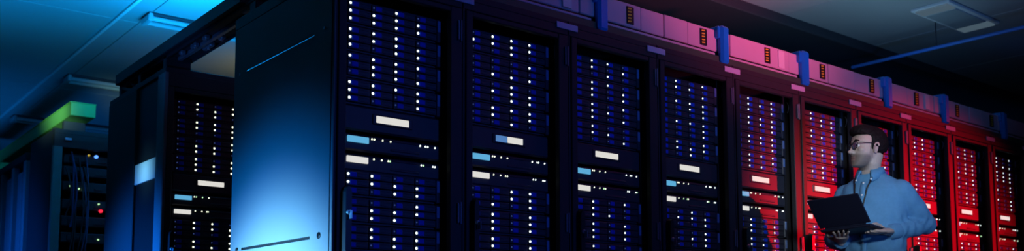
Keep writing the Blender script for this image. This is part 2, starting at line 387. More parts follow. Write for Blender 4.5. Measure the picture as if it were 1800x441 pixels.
def fill_rack(x0, y0, key, place, group, split=False, warm=False, skip=0):
    pat = PAT.get(key)
    if pat is None:
        pat = [' '.join(''.join('1' if random.random() < .58 else '0' for _ in range(3)) for _ in range(4)) for _ in range(7)]
    names = ['topmost', 'second highest', 'third highest', 'fourth highest', 'highest of the lower three', 'middle of the lower three', 'lowest']
    for i, b in enumerate(BASE):
        lab = f'{names[i]} twelve-drive storage server in the {place}'
        storage_server((x0, y0, b), pat[i].split(), lab, 'storage servers in the racks', warm, y0 < 1 and x0 > 1.0)
    display_unit((x0, y0, 1.512), split, (f'display unit with half blue screen in the {place}' if split else f'display unit with wide white screen in the {place}'), 'display units in the racks')
    network_switch((x0, y0, 1.432), 0, f'thin switch with light blue screen in the {place}', 'thin switches in the racks')
    network_switch((x0, y0, 1.352), 1, f'thin switch with small white screen in the {place}', 'thin switches in the racks')
for k in range(11):
    tone = ('black rack at the near corner of the front row, blue light on its side' if k == 0 else
            f'dark {ORD[k]} rack from the near corner of the front row' if k < 4 else
            f'red-lit {ORD[k]} rack from the near corner of the front row')
    rack = make_rack((0.6*k, 0, 0), tone, 'racks of the front row', k)
    if k == 0: corner_rack = rack
    if k < 10:
        place = f'{ORD[k]} rack of the front row'
        fill_rack(0.6*k, 0.066, k, place, None, split=(k == 1))
# side panel of the near corner rack: tall sheet with a slit near top and bottom
sp = MB()
px = (-0.006, 0.0015)
for y0, y1, z0, z1 in ((0.018, 0.940, FZ+0.1, 1.085), (0.018, 0.940, 1.097, 1.886), (0.018, 0.940, 1.898, 2.105),
                       (0.018, 0.170, 1.085, 1.097), (0.825, 0.940, 1.085, 1.097), (0.018, 0.158, 1.886, 1.898), (0.810, 0.940, 1.886, 1.898)):
    sp.box(*px, y0, y1, z0, z1)
side = sp.build('side_panel', panel_m, corner_rack)
MB()._add([(x, y, z) for y in (0.159, 0.809) for x, z in ((-0.0085, 1.8865), (-0.0030, 1.8975), (0.001, 1.8975), (0.001, 1.8865))], [(0, 1, 5, 4), (1, 2, 6, 5), (3, 0, 4, 7), (2, 3, 7, 6), (3, 2, 1, 0), (4, 5, 6, 7)]).build('slot', glint_m, side)['label'] = 'upper slot with a tilted strip as its glint'  # strip tilted to mirror the ceiling, standing for light on the slot edge
MB().box(0.0005, 0.0015, 0.170, 0.825, 1.085, 1.097).build('slot', black_m, side)['label'] = 'lower slot with its shade in black'  # black backing stands for the shade in the lower slot
MB().cbox(-0.003, 0.004, 0.0, 0.0165, FZ+0.1, 2.12, 0.002).build('corner_post', panel_m, corner_rack)
MB().cbox(-0.003, 0.004, 0.9425, 0.957, FZ+0.1, 2.12, 0.002).build('corner_post', panel_m, corner_rack)
MB().cbox(-0.004, 0.004, 0.0, 0.957, 2.109, RH, 0.002).build('top_trim', paint, corner_rack)
for y, z, r in ((0.076, 1.900, 0.006), (0.885, 1.890, 0.006)):
    MB().tube([(-0.006, y, z), (-0.009, y, z)], r, 10).build('screw', steel_m, side)
for y, z in ((0.094, 1.094), (0.870, 1.088)):
    MB().tube([(-0.006, y, z), (-0.009, y, z), (-0.010, y, z)], [0.013, 0.013, 0.009], 14).box(-0.0125, -0.009, y-0.003, y+0.003, z-0.008, z+0.008).build('latch', black_m, side)

# ------------------------------------------------------------------ second row: one rack beyond the cross aisle
BX, BY, BZ = 0.045, 2.04, 0.0
b_root = thing('server_rack', 'dark rack beyond the gap with a pale plate on its side', 'rack', (BX, BY, 0), 'racks behind the front row')
fm = MB()
fm.box(0.582, 0.598, 0.032, 1.05, FZ+0.1, 2.16).box(0.018, 0.582, 1.03, 1.05, FZ+0.1, 2.16)
fm.cbox(0.0, 0.598, 0.004, 1.05, 2.160, 2.195, 0.004).cbox(0.0, 0.598, 0.002, 0.034, 2.088, 2.165, 0.003).cbox(0.0, 0.598, 0.010, 1.05, FZ, FZ+0.1, 0.004)
fm.box(0.020, 0.030, 0.034, 1.03, FZ+0.1, 2.16)
fm.build('frame', paint, b_root); link('mounting_rail', rail_l, b_root); link('mounting_rail', rail_r, b_root)
bd = link('door', door_me, b_root); link('hinge', hinge_me, bd, (0, 0, 1.943)); link('hinge', hinge_me, bd, (0, 0, 1.172)); link('handle', handle_me, bd); link('lock', lock_me, bd)
link('blanking_panel', blank_me, b_root)
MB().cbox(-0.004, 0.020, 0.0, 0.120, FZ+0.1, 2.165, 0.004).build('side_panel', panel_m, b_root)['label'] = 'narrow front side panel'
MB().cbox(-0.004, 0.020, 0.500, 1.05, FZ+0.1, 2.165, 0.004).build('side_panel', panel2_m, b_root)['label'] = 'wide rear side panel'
MB().box(0.012, 0.0205, 0.120, 0.500, FZ+0.1, 2.165).build('side_recess', black_m, b_root)
MB().cbox(0.0, 0.0125, 0.126, 0.494, 1.585, 1.703, 0.002).build('plate', plate_m, b_root)['label'] = 'pale blank plate in the recess'
fill_rack(BX, BY+0.066, 'back', 'rack beyond the gap', None, warm=True)
# header beam across the cross aisle, from the front row to the second row
hb = thing('header_beam', 'dark sliding-door header beam spanning the gap between two racks', 'beam', (0, 0, 0))
MB().cbox(0.028, 0.213, 0.99, 2.93, 2.262, 2.330, 0.004).build('beam_body', paint, hb)
MB().cbox(0.050, 0.066, 1.02, 2.90, 2.246, 2.263, 0.003).build('track_rail', paint, hb)
MB().cbox(0.115, 0.140, 1.02, 2.90, 2.243, 2.263, 0.003).build('track_rail', steel_m, hb)['label'] = 'bare steel track rail'
MB().cbox(0.195, 0.210, 1.02, 2.90, 2.250, 2.263, 0.003).build('track_rail', paint, hb)
MB().cbox(0.085, 0.200, 1.00, 1.10, 2.250, 2.264, 0.002).build('end_plate', steel_m, hb)
for y in (2.06, 2.50, 2.87):
    MB().cbox(0.05, 0.19, y, y+0.05, 2.195, 2.263, 0.004).build('support_bracket', paint, hb)
MB().cbox(0.05, 0.19, 0.86, 0.93, 2.16, 2.245, 0.004).cbox(0.05, 0.19, 0.86, 1.02, 2.245, 2.262, 0.003).build('support_bracket', paint, hb)
for i, (x, y, l) in enumerate(((0.090, 1.55, .05), (0.098, 1.72, .07), (0.090, 1.90, .04), (0.155, 1.50, .05), (0.160, 1.66, .12), (0.090, 2.75, .03), (0.150, 2.60, .05), (0.155, 2.20, .09))):
    MB().cbox(x-0.014, x+0.014, y, y+l, 2.238, 2.264, 0.006).tube([(x, y+l*.5, 2.240), (x, y+l*.5, 2.232)], 0.008, 8).build('roller', steel_m, hb)

# ------------------------------------------------------------------ third row at the far left, open front
TX, TY = -0.07, 4.0
t_root = thing('open_rack', 'open-front dark rack at the far left with loose cables', 'rack', (TX, TY, 0), 'racks behind the front row')
o_ = MB().box(0.0, 0.018, 0.04, 0.72, FZ+0.1, 2.13).box(0.582, 0.60, 0.04, 0.72, FZ+0.1, 2.13).box(0.018, 0.582, 0.70, 0.72, FZ+0.1, 2.13)
o_.cbox(0.0, 0.60, 0.0, 0.72, 2.125, 2.16, 0.004).cbox(0.0, 0.60, 0.0, 0.72, FZ, FZ+0.1, 0.004).cbox(0.0, 0.60, 0.0, 0.04, 2.03, 2.13, 0.004)
o_.build('frame', paint, t_root)
MB().cbox(-0.004, 0.06, 0.0, 0.04, FZ+0.1, 2.04, 0.006).build('post', panel_m, t_root)
MB().cbox(0.54, 0.604, 0.0, 0.04, FZ+0.1, 2.04, 0.006).build('post', paint, t_root)
MB().cbox(-0.004, 0.0, 0.05, 0.70, FZ+0.1, 2.12, 0.001).build('side_panel', paint, t_root)
MB().cbox(0.070, 0.115, -0.012, 0.0, 2.082, 2.100, 0.002).build('label_plate', label_m, t_root)['label'] = 'small blank label plate'
for i, z in enumerate((1.93, 1.84, 1.73, 1.60, 1.48, 1.36, 1.22)):
    u = tag(MB().cbox(0.08, 0.53, 0.06, 0.62, 0, 0.072, 0.006).cbox(0.12, 0.25, 0.052, 0.06, 0.015, 0.05, 0.003).box(0.30, 0.50, 0.054, 0.06, 0.02, 0.03).build('patch_unit', chassis_m, None, (TX, TY, z)),
            f'dark patch unit, {["highest","second","third","fourth","fifth","sixth","lowest"][i]} of seven in the open rack at the far left', 'server', 'patch units in the open rack')
for x, y, z, m, r in ((0.250, -0.004, 2.000, led_y, .007), (0.300, -0.004, 1.995, led_b, .013), (0.130, -.004, 1.765, led_g, .006), (0.190, -.004, 1.750, led_g, .006), (0.215, -.004, 1.748, led_g, .006), (0.345, -.004, 1.600, led_r, .013), (0.330, -.004, 1.65, led_g, .006), (0.335, -.004, 1.39, led_g, .006)):
    MB().tube([(x, .060, z), (x, .048, z), (x, .044, z)], [r, r, r*.6], 8).build('indicator', m, t_root)
CORD = ['leftmost of nine', 'second from the left', 'third from the left', 'fourth from the left', 'middle one of nine', 'fourth from the right', 'third from the right', 'second from the right', 'rightmost of nine']
for i in range(9):
    x = 0.09+0.0165*i+random.random()*0.006; z = 2.02-random.random()*.15; l = .35+random.random()*.5; sag = random.random()*.05
    pts = [(x+sag*math.sin(t*3), 0.03-0.02*math.sin(t*2.6), z-l*t) for t in [q/8 for q in range(9)]]
    tag(MB().tube(pts, 0.006, 6).build('cable', mat('patch_cable', random.choice([(0.02, 0.06, 0.2), (0.03, 0.03, 0.04), (0.06, 0.10, 0.22)]), 0.5), None, (TX, TY, 0)),
        f'dark patch cable hanging down the front of the open rack, {CORD[i]}', 'cable', 'hanging patch cables')
# neighbouring cage behind it
c_root = thing('equipment_cage', 'dark cage with upright bars at the far left edge', 'cage', (-0.09, 4.78, 0))
for j, y in enumerate((0.0, 0.42, 0.84, 1.26)):
    MB().cbox(0.0, 0.05, y, y+0.07, FZ, 2.04, 0.006).build('post', panel_m, c_root)
    MB().cbox(0.012, 0.03, y+0.16, y+0.30, FZ+0.1, 1.97, 0.004).build('panel', panel_m, c_root)
MB().cbox(0.0, 0.6, 0.0, 1.75, 2.04, 2.10, 0.006).build('top_frame', paint, c_root)
MB().box(0.05, 0.6, 0.0, 1.75, FZ, FZ+0.08).box(0.55, 0.6, 0.0, 1.75, FZ, 2.04).build('back_frame', paint, c_root)
# green cable duct on the far-left racks
g_root = thing('cable_duct', 'green rectangular cable duct over the far-left racks', 'duct', (0, 0, 0))
MB().cbox(0.031, 0.201, 4.0, 8.8, 2.268, 2.362, 0.004).build('duct_body', green_m, g_root)
MB().cbox(0.026, 0.206, 4.0, 8.8, 2.362, 2.370, 0.002).build('duct_lid', green_m, g_root)
for y in (4.22, 4.52): MB().cbox(0.04, 0.19, y, y+0.05, 2.16, 2.268, 0.004).build('bracket', beam_m, g_root)

# ------------------------------------------------------------------ overhead busway on the front row
bw = thing('overhead_busway', 'long pale busway with blue straps running along the rack tops', 'busway', (0, 0, 0))
X0, X1 = 0.25, 7.6
MB().cbox(X0, X1, 0.030, 0.20, 2.160, 2.204, 0.003).build('lower_channel', bus_dark, bw)
posts = [0.52, 1.44, 2.355, 3.10, 4.025, 4.775, 5.675, 6.45]
MB().cbox(X0, X1, 0.050, 0.19, 2.212, 2.230, 0.001).build('slot', black_m, bw)
for a, b in zip([X0]+posts, posts+[X1]):
    MB().cbox(a+0.03, b-0.06 if b != X1 else b, 0.034, 0.05, 2.204, 2.217, 0.003).build('lip', bus_m, bw)
seams = [0.25, 0.95, 1.31, 1.728, 1.901, 2.083, 2.433, 2.97, 3.377, 3.66, 4.08, 4.30, 4.66, 5.03, 5.17, 5.36, 5.62, 6.1, 6.8, 7.6]
for i, (a, b) in enumerate(zip(seams[:-1], seams[1:])):
    MB().cbox(a+0.002, b-0.002, 0.040+0.004*(i % 2), 0.185, 2.230, 2.348, 0.004).build('housing', bus_m, bw)
for x in posts:
    MB().cbox(x-0.034, x+0.034, 0.006, 0.050, 2.160, 2.372, 0.014).cbox(x-0.034, x+0.034, 0.03, 0.20, 2.350, 2.372, 0.005).cbox(x-0.050, x-0.030, 0.02, 0.05, 2.30, 2.365, 0.004).build('strap', strap_m, bw)
for x in (0.98, 1.624, 2.182, 2.737, 3.285, 3.835, 4.393, 4.957, 5.49):
    h = MB().cbox(x, x+0.048, 0.0345, 0.046, 2.243, 2.331, 0.001)
    for q in range(5):
        z = 2.2500+q*0.0162
        h._add([(x+0.004, 0.0335, z), (x+0.030, 0.0335, z+0.003), (x+0.030, 0.0335, z+0.0105), (x+0.004, 0.0335, z+0.0075)], [(0, 1, 2, 3)], 1)
    h.build('hazard_label', [black_m, yellow_m], bw)['label'] = 'black label with yellow dashes'
for x in (1.197, 2.862, 4.527):
    MB().cbox(x, x+0.056, 0.0335, 0.046, 2.236, 2.336, 0.001).build('sticker', white_m, bw)['label'] = 'blank white sticker'

# ------------------------------------------------------------------ ceiling things
for i, (y, x0) in enumerate(((3.66, 0.42), (5.77, 0.40), (7.83, 0.37))):
    l = thing('ceiling_light', ['unlit strip light on the ceiling nearest the header beam', 'unlit strip light on the ceiling above the far end of the header beam', 'unlit strip light on the ceiling behind the green duct'][i], 'light', (x0, y, CZ), 'strip lights over the left aisle')
    MB().cbox(0, 1.25, -0.085, 0.085, -0.022, 0, 0.004).build('body', beam_m, l)
    for s in (-1, 1):
        MB().tube([(0.03, s*0.06, -0.040), (1.22, s*0.06, -0.040)], 0.019, 10).build('tube', lamp_m, l)
    for x in (0.0, 1.215): MB().cbox(x, x+0.035, -0.088, 0.088, -0.066, -0.004, 0.008).build('end_cap', lamp_m, l)
cl = thing('ceiling_light', 'pale square-edged light panel on the ceiling above the right racks', 'light', (5.03, 0.04, CZ))
MB().cbox(-0.38, 0.38, -0.14, 0.14, -0.022, 0, 0.004).build('frame', grid_m, cl)
MB().cbox(-0.23, 0.23, -0.11, 0.11, -0.030, -0.02, 0.003).build('diffuser', lamp_m, cl)
dim_glow = mat('dim_glow', (0.35, 0.55, 0.72), 0.4, 0, 0.05, 10, emit=0.16)  # weak emission for the two end pieces of the panel
for s in (-1, 1): MB().cbox(s*0.30-0.06, s*0.30+0.06, -0.115, 0.115, -0.032, -0.02, 0.003).build('endpiece', dim_glow, cl)['label'] = 'faintly glowing lamp'
tr = thing('ceiling_trough', 'long dark trough under the ceiling behind the busway', 'trough', (0, 0, 0))
MB().cbox(1.0, 12.0, 0.80, 1.22, 2.925, 2.999, 0.006).build('trough_body', beam_m, tr)
pp = thing('conduit', 'thin blue conduit crossing the ceiling at the right', 'conduit', (0, 0, 0))
MB().tube([(5.03, 0.88, 2.80), (5.06, -1.5, 2.80), (5.09, -4.5, 2.80)], 0.013, 10).build('pipe', pipe_m, pp)
for y in (0.2, -0.6, -1.6): MB().tube([(5.045, y, 2.80), (5.045, y, CZ)], 0.005, 6).build('hanger', beam_m, pp)

# ------------------------------------------------------------------ the man with the laptop
def remeshed(mb, voxel, smooth=4, fac=0.5):
    tmp = mb.build('tmp', skin_m)
    m = tmp.modifiers.new('r', 'REMESH'); m.mode = 'VOXEL'; m.voxel_size = voxel; m.use_smooth_shade = True
    if smooth:
        m2 = tmp.modifiers.new('s', 'SMOOTH'); m2.iterations = smooth; m2.factor = fac
    dg = bpy.context.evaluated_depsgraph_get(); dg.update()
    me = bpy.data.meshes.new_from_object(tmp.evaluated_get(dg)); bpy.data.objects.remove(tmp)
    me.materials.clear(); me.polygons.foreach_set('use_smooth', [True]*len(me.polygons)); return me
def coords(me):
    a = np.empty(len(me.vertices)*3, np.float32); me.vertices.foreach_get('co', a); return a.reshape(-1, 3)
def put(me, a): me.vertices.foreach_set('co', np.ascontiguousarray(a, np.float32).ravel()); me.update()
def vnorm(me):
    a = np.empty(len(me.vertices)*3, np.float32); me.vertices.foreach_get('normal', a); return a.reshape(-1, 3)
# person frame: x forward, y to his left, z up; origin on the floor between his feet
FWD = Vector((-0.99537, -0.09604, 0)); LFT = Vector((0.09604, -0.99537, 0))
man = thing('person', 'bearded man in glasses and blue shirt holding a laptop before the red racks', 'person')
mm = Matrix((FWD, LFT, Vector((0, 0, 1)))).transposed().to_4x4(); mm.translation = Vector((3.0246, -0.4205, 0)); man.matrix_world = mm
def limb(mb, pts, rs, n=14):
    # smooth tapered limb with rounded joints
    P = [Vector(p) for p in pts]
    mb.tube(P, rs, n)
    for p, r in zip(P, rs): mb.ell(p, (r, r, r), nu=12, nv=8)
def ring(c, rx, ry, n=28, front=1.0):
    return [(c[0]+rx*math.cos(2*PI*k/n)*(front if math.cos(2*PI*k/n) > 0 else 1), c[1]+ry*math.sin(2*PI*k/n), c[2]) for k in range(n)]
ELB_L, WR_L = (-0.165, 0.215, 1.292), (0.085, 0.128, 1.240)
ELB_R, WR_R = (-0.03, -0.240, 1.235), (0.150, -0.110, 1.203)
SH_L, SH_R = (-0.008, 0.150, 1.462), (-0.008, -0.150, 1.466)
# head frame, turned to his right and slightly up
HY, HP = math.radians(-33), math.radians(5)
Rz = Matrix.Rotation(HY, 3, 'Z'); Ry = Matrix.Rotation(-HP, 3, 'Y'); HR = Rz @ Ry
HC = Vector((0.052, 0.006, 1.708)); HS = 0.93
def H(f, l, u): return HC + HR @ Vector((f, l, u))*HS
b = MB()
def hell(f, l, u, rf, rl, ru, nu=18, nv=12): b.ell(H(f, l, u), (rf*HS, rl*HS, ru*HS), HR, nu, nv)
hell(-0.016, 0, 0.032, 0.097, 0.076, 0.086, 24, 16)
def hring(u, fc, rf, rl, n=24, p=2.3):
    o = []
    for k in range(n):
        a = 2*PI*k/n; c, s_ = math.cos(a), math.sin(a)
        o.append(H(fc+rf*math.copysign(abs(c)**(2/p), c), rl*math.copysign(abs(s_)**(2/p), s_), u))
    return o
b.loft([hring(-0.121, 0.062, 0.022, 0.022), hring(-0.114, 0.052, 0.038, 0.036), hring(-0.095, 0.032, 0.058, 0.050), hring(-0.07, 0.018, 0.072, 0.061), hring(-0.04, 0.012, 0.077, 0.067), hring(-0.01, 0.008, 0.078, 0.070), hring(0.03, 0.004, 0.086, 0.073), hring(0.06, 0.0, 0.085, 0.070)])
hell(0.082, 0, 0.024, 0.013, 0.050, 0.010)                      # brow
for s in (-1, 1):
    hell(0.054, s*0.043, -0.026, 0.027, 0.022, 0.020)           # cheekbone
    hell(0.0700, s*0.032, 0.0090, 0.0126, 0.0165, 0.0075)       # upper lid
    hell(0.0680, s*0.032, -0.0118, 0.0125, 0.0160, 0.0060)      # lower lid
    hell(0.093, s*0.013, -0.043, 0.012, 0.008, 0.008)           # nostril wing
    b.tube([H(-0.014+0.017*math.cos(t), s*(0.0795+0.003*math.sin(t)), -0.010+0.029*math.sin(t)) for t in [PI*(-0.62+1.5*k/11) for k in range(12)]], [0.0045*HS]*12, 8)   # ear rim
    hell(-0.016, s*0.0745, -0.010, 0.014, 0.0045, 0.026)        # ear bowl
    hell(-0.006, s*0.0765, -0.036, 0.008, 0.0045, 0.009)        # ear lobe
b.loft([[H(0.086+df, l, u) for df, l in ((0, w), (d, w*.4), (d, -w*.4), (0, -w))] for u, d, w in ((0.016, 0.004, 0.010), (0.0, 0.010, 0.011), (-0.02, 0.020, 0.013), (-0.036, 0.029, 0.015), (-0.046, 0.026, 0.015), (-0.051, 0.008, 0.013))])
hell(0.108, 0, -0.039, 0.013, 0.012, 0.010)                     # nose tip
hell(0.086, 0, -0.069, 0.011, 0.024, 0.0065); hell(0.085, 0, -0.085, 0.011, 0.021, 0.007)   # lips
hell(0.074, 0, -0.108, 0.018, 0.020, 0.014)                     # chin
b.tube([H(-0.035, 0, -0.03), H(-0.026, 0, -0.085), Vector((0.012, 0.0, 1.585)), Vector((0.0, 0, 1.545)), Vector((-0.005, 0, 1.50))], [0.058, 0.055, 0.056, 0.062, 0.085], 20)
# trunk, legs and arms under the clothes
b.loft([ring((0, 0, 0.92), .105, .155), ring((0, 0, 1.02), .10, .15), ring((0, 0, 1.15), .095, .145), ring((0, 0, 1.32), .105, .16), ring((-.005, 0, 1.44), .10, .165), ring((-.01, 0, 1.51), .07, .12), ring((-.005, 0, 1.555), .052, .06)])
for s, el, wr, sh in ((1, ELB_L, WR_L, SH_L), (-1, ELB_R, WR_R, SH_R)):
    limb(b, [sh, tuple((Vector(sh)+Vector(el))/2), el, tuple((Vector(el)*.65+Vector(wr)*.35)), wr], [.052, .044, .038, .037, .026])
    limb(b, [(0, s*.09, .95), (0.012, s*.095, .53), (0.005, s*.10, .34), (-0.02, s*.10, .13)], [.085, .058, .052, .040])
    b.ell((0.05, s*.105, .105), (.12, .042, .035))
def finger(pts, r0, r1):
    n = len(pts); rs = [r0+(r1-r0)*i/(n-1) for i in range(n)]; limb(b, pts, rs, 10)
# left hand: palm against the laptop's side edge, fingers under the base, thumb on top
WL = Vector(WR_L); pl = Vector((0.155, 0.142, 1.2375))
b.loft([[c+Vector((0, u*w, v*t)) for u, v in [(math.cos(2*PI*k/14), math.sin(2*PI*k/14)) for k in range(14)]] for c, w, t in
        ((WL, .024, .020), (WL.lerp(pl, .4), .032, .020), (pl, .040, .018), (pl+Vector((.03, -.002, -.002)), .042, .016), (pl+Vector((.045, -.004, -.004)), .038, .012))])
for i, (dy, ln, dz) in enumerate(((.030, .070, -.001), (.010, .082, -.004), (-.010, .076, -.007), (-.028, .058, -.009))):
    p0 = pl+Vector((.030, dy-.004, dz)); 
    finger([p0, p0+Vector((ln*.45, -.008, -.003)), p0+Vector((ln*.80, -.022, -.003)), p0+Vector((ln*1.02, -.038, 0.000))], .0092, .0070)
tb = WL.lerp(pl, .35)+Vector((.0, -.020, .010))
finger([tb, tb+Vector((.034, -.010, .021)), tb+Vector((.066, -.014, .029)), tb+Vector((.092, -.020, .026))], .0125, .0085)
# right hand: palm up under the laptop
WR = Vector(WR_R); pr = Vector((0.222, -0.074, 1.2165))
dv = (pr-WR).normalized(); sv = Vector((-dv.y, dv.x, 0)).normalized()
b.loft([[c+sv*u*w+Vector((0, 0, v*t)) for u, v in [(math.cos(2*PI*k/14), math.sin(2*PI*k/14)) for k in range(14)]] for c, w, t in
        ((WR, .024, .020), (WR.lerp(pr, .4), .032, .019), (pr, .040, .017), (pr+dv*.03, .040, .014))])
for q, ln in ((-.029, .060), (-.010, .076), (.010, .080), (.029, .068)):
    p0 = pr+dv*.022+sv*q
    finger([p0, p0+dv*ln*.45+Vector((0, 0, .002)), p0+dv*ln*.8+sv*q*.2+Vector((0, 0, .004)), p0+dv*ln+sv*q*.3+Vector((0, 0, .007))], .009, .007)
tb = WR.lerp(pr, .5)-sv*.030
finger([tb, tb-sv*.022+dv*.018+Vector((0, 0, .004)), tb-sv*.036+dv*.042+Vector((0, 0, .010)), tb-sv*.040+dv*.062+Vector((0, 0, .014))], .0115, .008)
me = remeshed(b, 0.0040, 5)
co = coords(me); inv = np.array((HR.transposed())); q = (co-np.array(HC))@inv.T/HS
tone = np.tile(np.array([0.66, 0.49, 0.42], np.float32), (len(co), 1))
def mixc(w, c):
    global tone
    w = np.clip(w, 0, 1)[:, None]; tone = tone*(1-w)+np.array(c, np.float32)*w
f_, l_, u_ = q[:, 0], q[:, 1], q[:, 2]
ishead = (u_ > -0.135)
beard = np.clip((-0.040-u_+0.5*np.clip(0.02-f_, 0, 1)*-0.4)/0.02, 0, 1)*np.clip((f_+0.005)/0.02, 0, 1)*ishead
beard = np.where((u_ > -0.056) & (np.abs(l_) < 0.02) & (f_ > 0.09), 0, beard)
burn = ((f_ > -0.004) & (f_ < 0.022) & (u_ < -0.0) & (u_ > -0.07) & (np.abs(l_) > 0.055))*0.7
mixc(np.maximum(beard*0.78, burn*0.7), (0.13, 0.09, 0.075))
gap = np.clip(1-np.abs(u_+0.0768)/0.0028, 0, 1)*(np.abs(l_) < 0.023)*(f_ > 0.07)
mixc(gap*0.7, (0.12, 0.05, 0.05))
lips = ((np.abs(u_+0.0765) < 0.011) & (np.abs(l_) < 0.024) & (f_ > 0.078))
mixc(lips*0.45, (0.42, 0.18, 0.16))
ca = me.color_attributes.new('tone', 'FLOAT_COLOR', 'POINT')
ca.data.foreach_set('color', np.concatenate([tone, np.ones((len(co), 1), np.float32)], 1).astype(np.float32).ravel())
me.materials.append(skin_m)
body = link('body', me, man)
# eyes and brows
for s in (-1, 1):
    e = MB().ell(H(0.0725, s*0.032, -0.001), (0.0122*HS,)*3, None, 14, 10).build('eye', eye_m, man)
    MB().ell(H(0.0828, s*0.032-.0035, 0.0), (0.0035, 0.0058, 0.0058), HR, 10, 8).build('iris', iris_m, e)
    eb = MB()
    eb.tube([H(0.092, s*0.014, 0.023), H(0.092, s*0.030, 0.029), H(0.080, s*0.050, 0.024)], [0.0042, 0.0048, 0.0025], 8)
    eb.build('eyebrow', hair_m, man)
# hair: clipped cranium shells joined into one cap
def clipped(c, r, planes, nu=30, nv=22):
    bm = bmesh.new(); t = MB().ell(c, r, None, nu, nv)
    vs = [bm.verts.new(v) for v in t.v]
    for f in t.f: bm.faces.new([vs[i] for i in f])
    for pc, pn in planes:
        g = bm.verts[:]+bm.edges[:]+bm.faces[:]
        res = bmesh.ops.bisect_plane(bm, geom=g, plane_co=pc, plane_no=pn, clear_outer=True)
        ed = [x for x in res['geom_cut'] if isinstance(x, bmesh.types.BMEdge)]
        bmesh.ops.contextual_create(bm, geom=ed)
    bm.normal_update(); bm.verts.index_update()
    out = ([v.co.copy() for v in bm.verts], [tuple(v.index for v in f.verts) for f in bm.faces]); bm.free(); return out
hb_ = MB()
for c, r, planes in (((-0.018, 0, 0.036), (0.106, 0.083, 0.094), [((0.05, 0, 0.066), (0.30, 0, -0.95))]),
                     ((-0.020, 0, 0.030), (0.106, 0.0835, 0.100), [((0.008, 0, 0.0), (1, 0, -0.22)), ((0, 0, -0.055), (-0.35, 0, -1))]),
                     ((0.030, 0, 0.086), (0.078, 0.066, 0.048), [((0.05, 0, 0.062), (0.2, 0, -1))])):
    vs, fs = clipped(c, r, planes); hb_._add([H(*v) for v in vs], fs)
for s in (-1, 1): hb_.ell(H(0.008, s*0.0735, 0.005), (0.012*HS, 0.006, 0.03*HS), HR)
hme = remeshed(hb_, 0.005, 5)
hc = coords(hme); hn = vnorm(hme); qq = (hc-np.array(HC))@inv.T/HS
strand = np.sin(qq[:, 1]*330+np.sin(qq[:, 0]*60)*1.5)*np.sin(qq[:, 0]*90+qq[:, 2]*130)
hc = hc+hn*(0.0016*strand)[:, None]; put(hme, hc)
# keep the ears clear of hair
hme.materials.append(hair_m); link('hair', hme, man)
# glasses
gl = MB()
for s in (-1, 1):
    pts = []
    for k in range(25):
        a = 2*PI*k/24; c, s_ = math.cos(a), math.sin(a)
        lx = 0.0265*math.copysign(abs(c)**0.62, c); ux = 0.0205*math.copysign(abs(s_)**0.62, s_)
        pts.append(H(0.0985-0.10*abs(s*0.034+lx)**1.6*1.2, s*0.034+lx, -0.003+ux))
    gl.tube(pts, 0.0022, 8, caps=False)
    gl.tube([H(0.0925, s*0.060, 0.009), H(0.075, s*0.073, 0.010), H(0.010, s*0.0775, 0.013), H(-0.010, s*0.0755, 0.017), H(-0.026, s*0.0750, 0.008)], 0.0021, 8)
gl.tube([H(0.100, -0.008, 0.004), H(0.105, 0, 0.007), H(0.100, 0.008, 0.004)], 0.0019, 8)
go = gl.build('glasses', black_m, man)
for s in (-1, 1):
    pts = []
    for k in range(20):
        a = 2*PI*k/20; c, s_ = math.cos(a), math.sin(a)
        pts.append(H(0.0980-0.10*abs(s*0.034+0.02*c)**1.6*1.2, s*0.034+0.0262*math.copysign(abs(c)**0.62, c), -0.003+0.0202*math.copysign(abs(s_)**0.62, s_)))
    MB()._add(pts, [tuple(range(20))]).build('lens', lens_m, go)
# shirt
sb = MB()
sb.loft([ring((0.0, 0, 0.99), .128, .178), ring((0.0, 0, 1.10), .122, .170), ring((0.002, 0, 1.20), .122, .170), ring((0.004, 0, 1.32), .126, .180), ring((0.0, 0, 1.42), .122, .188),
         ring((-0.004, 0, 1.470), .112, .182), ring((-0.006, 0, 1.502), .098, .166), ring((-0.005, 0, 1.530), .082, .130), ring((0.0, 0, 1.553), .072, .092), ring((0.004, 0, 1.568), .066, .071)])
for el, wr, sh in ((ELB_L, WR_L, SH_L), (ELB_R, WR_R, SH_R)):
    S0, E0, W0 = Vector(sh), Vector(el), Vector(wr)
    limb(sb, [S0.lerp(E0, .0), S0.lerp(E0, .3), S0.lerp(E0, .7), E0, E0.lerp(W0, .3), E0.lerp(W0, .65), E0.lerp(W0, .93)], [.066, .066, .062, .056, .054, .046, .039], 18)
sme = remeshed(sb, 0.0065, 7)
sc = coords(sme); sn = vnorm(sme)
d = np.zeros(len(sc))
for el, wr, sh in ((ELB_L, WR_L, SH_L), (ELB_R, WR_R, SH_R)):
    for A, B, amp in ((sh, el, .0022), (el, wr, .0055)):
        A, B = np.array(A), np.array(B); ab = B-A; t = ((sc-A)@ab)/(ab@ab); dist = np.linalg.norm(sc-(A+np.clip(t, 0, 1)[:, None]*ab), axis=1)
        w = np.clip((0.10-dist)/0.03, 0, 1)*np.clip((t+.1)/.2, 0, 1)*np.clip((1.1-t)/.2, 0, 1)
        ang = np.arctan2(sc[:, 2]-A[2], sc[:, 1]-A[1])
        d += w*amp*np.sin(t*np.linalg.norm(ab)*95+1.6*np.sin(ang*2)+sc[:, 2]*25)*(0.55+0.45*np.sin(ang*1.5+t*5))
x, y, z = sc[:, 0], sc[:, 1], sc[:, 2]
tor = np.clip((0.19-np.abs(y))/0.05, 0, 1)
d += tor*(0.0035*np.sin(z*42+y*30+x*18)*np.sin(y*26+1.0+z*9)+0.003*np.sin(z*95-y*60+2*np.sin(y*20))*np.clip((1.28-z)/.15, 0, 1))
put(sme, sc+sn*d[:, None]); sme.materials.append(shirt_m)
shirt = link('shirt', sme, man)
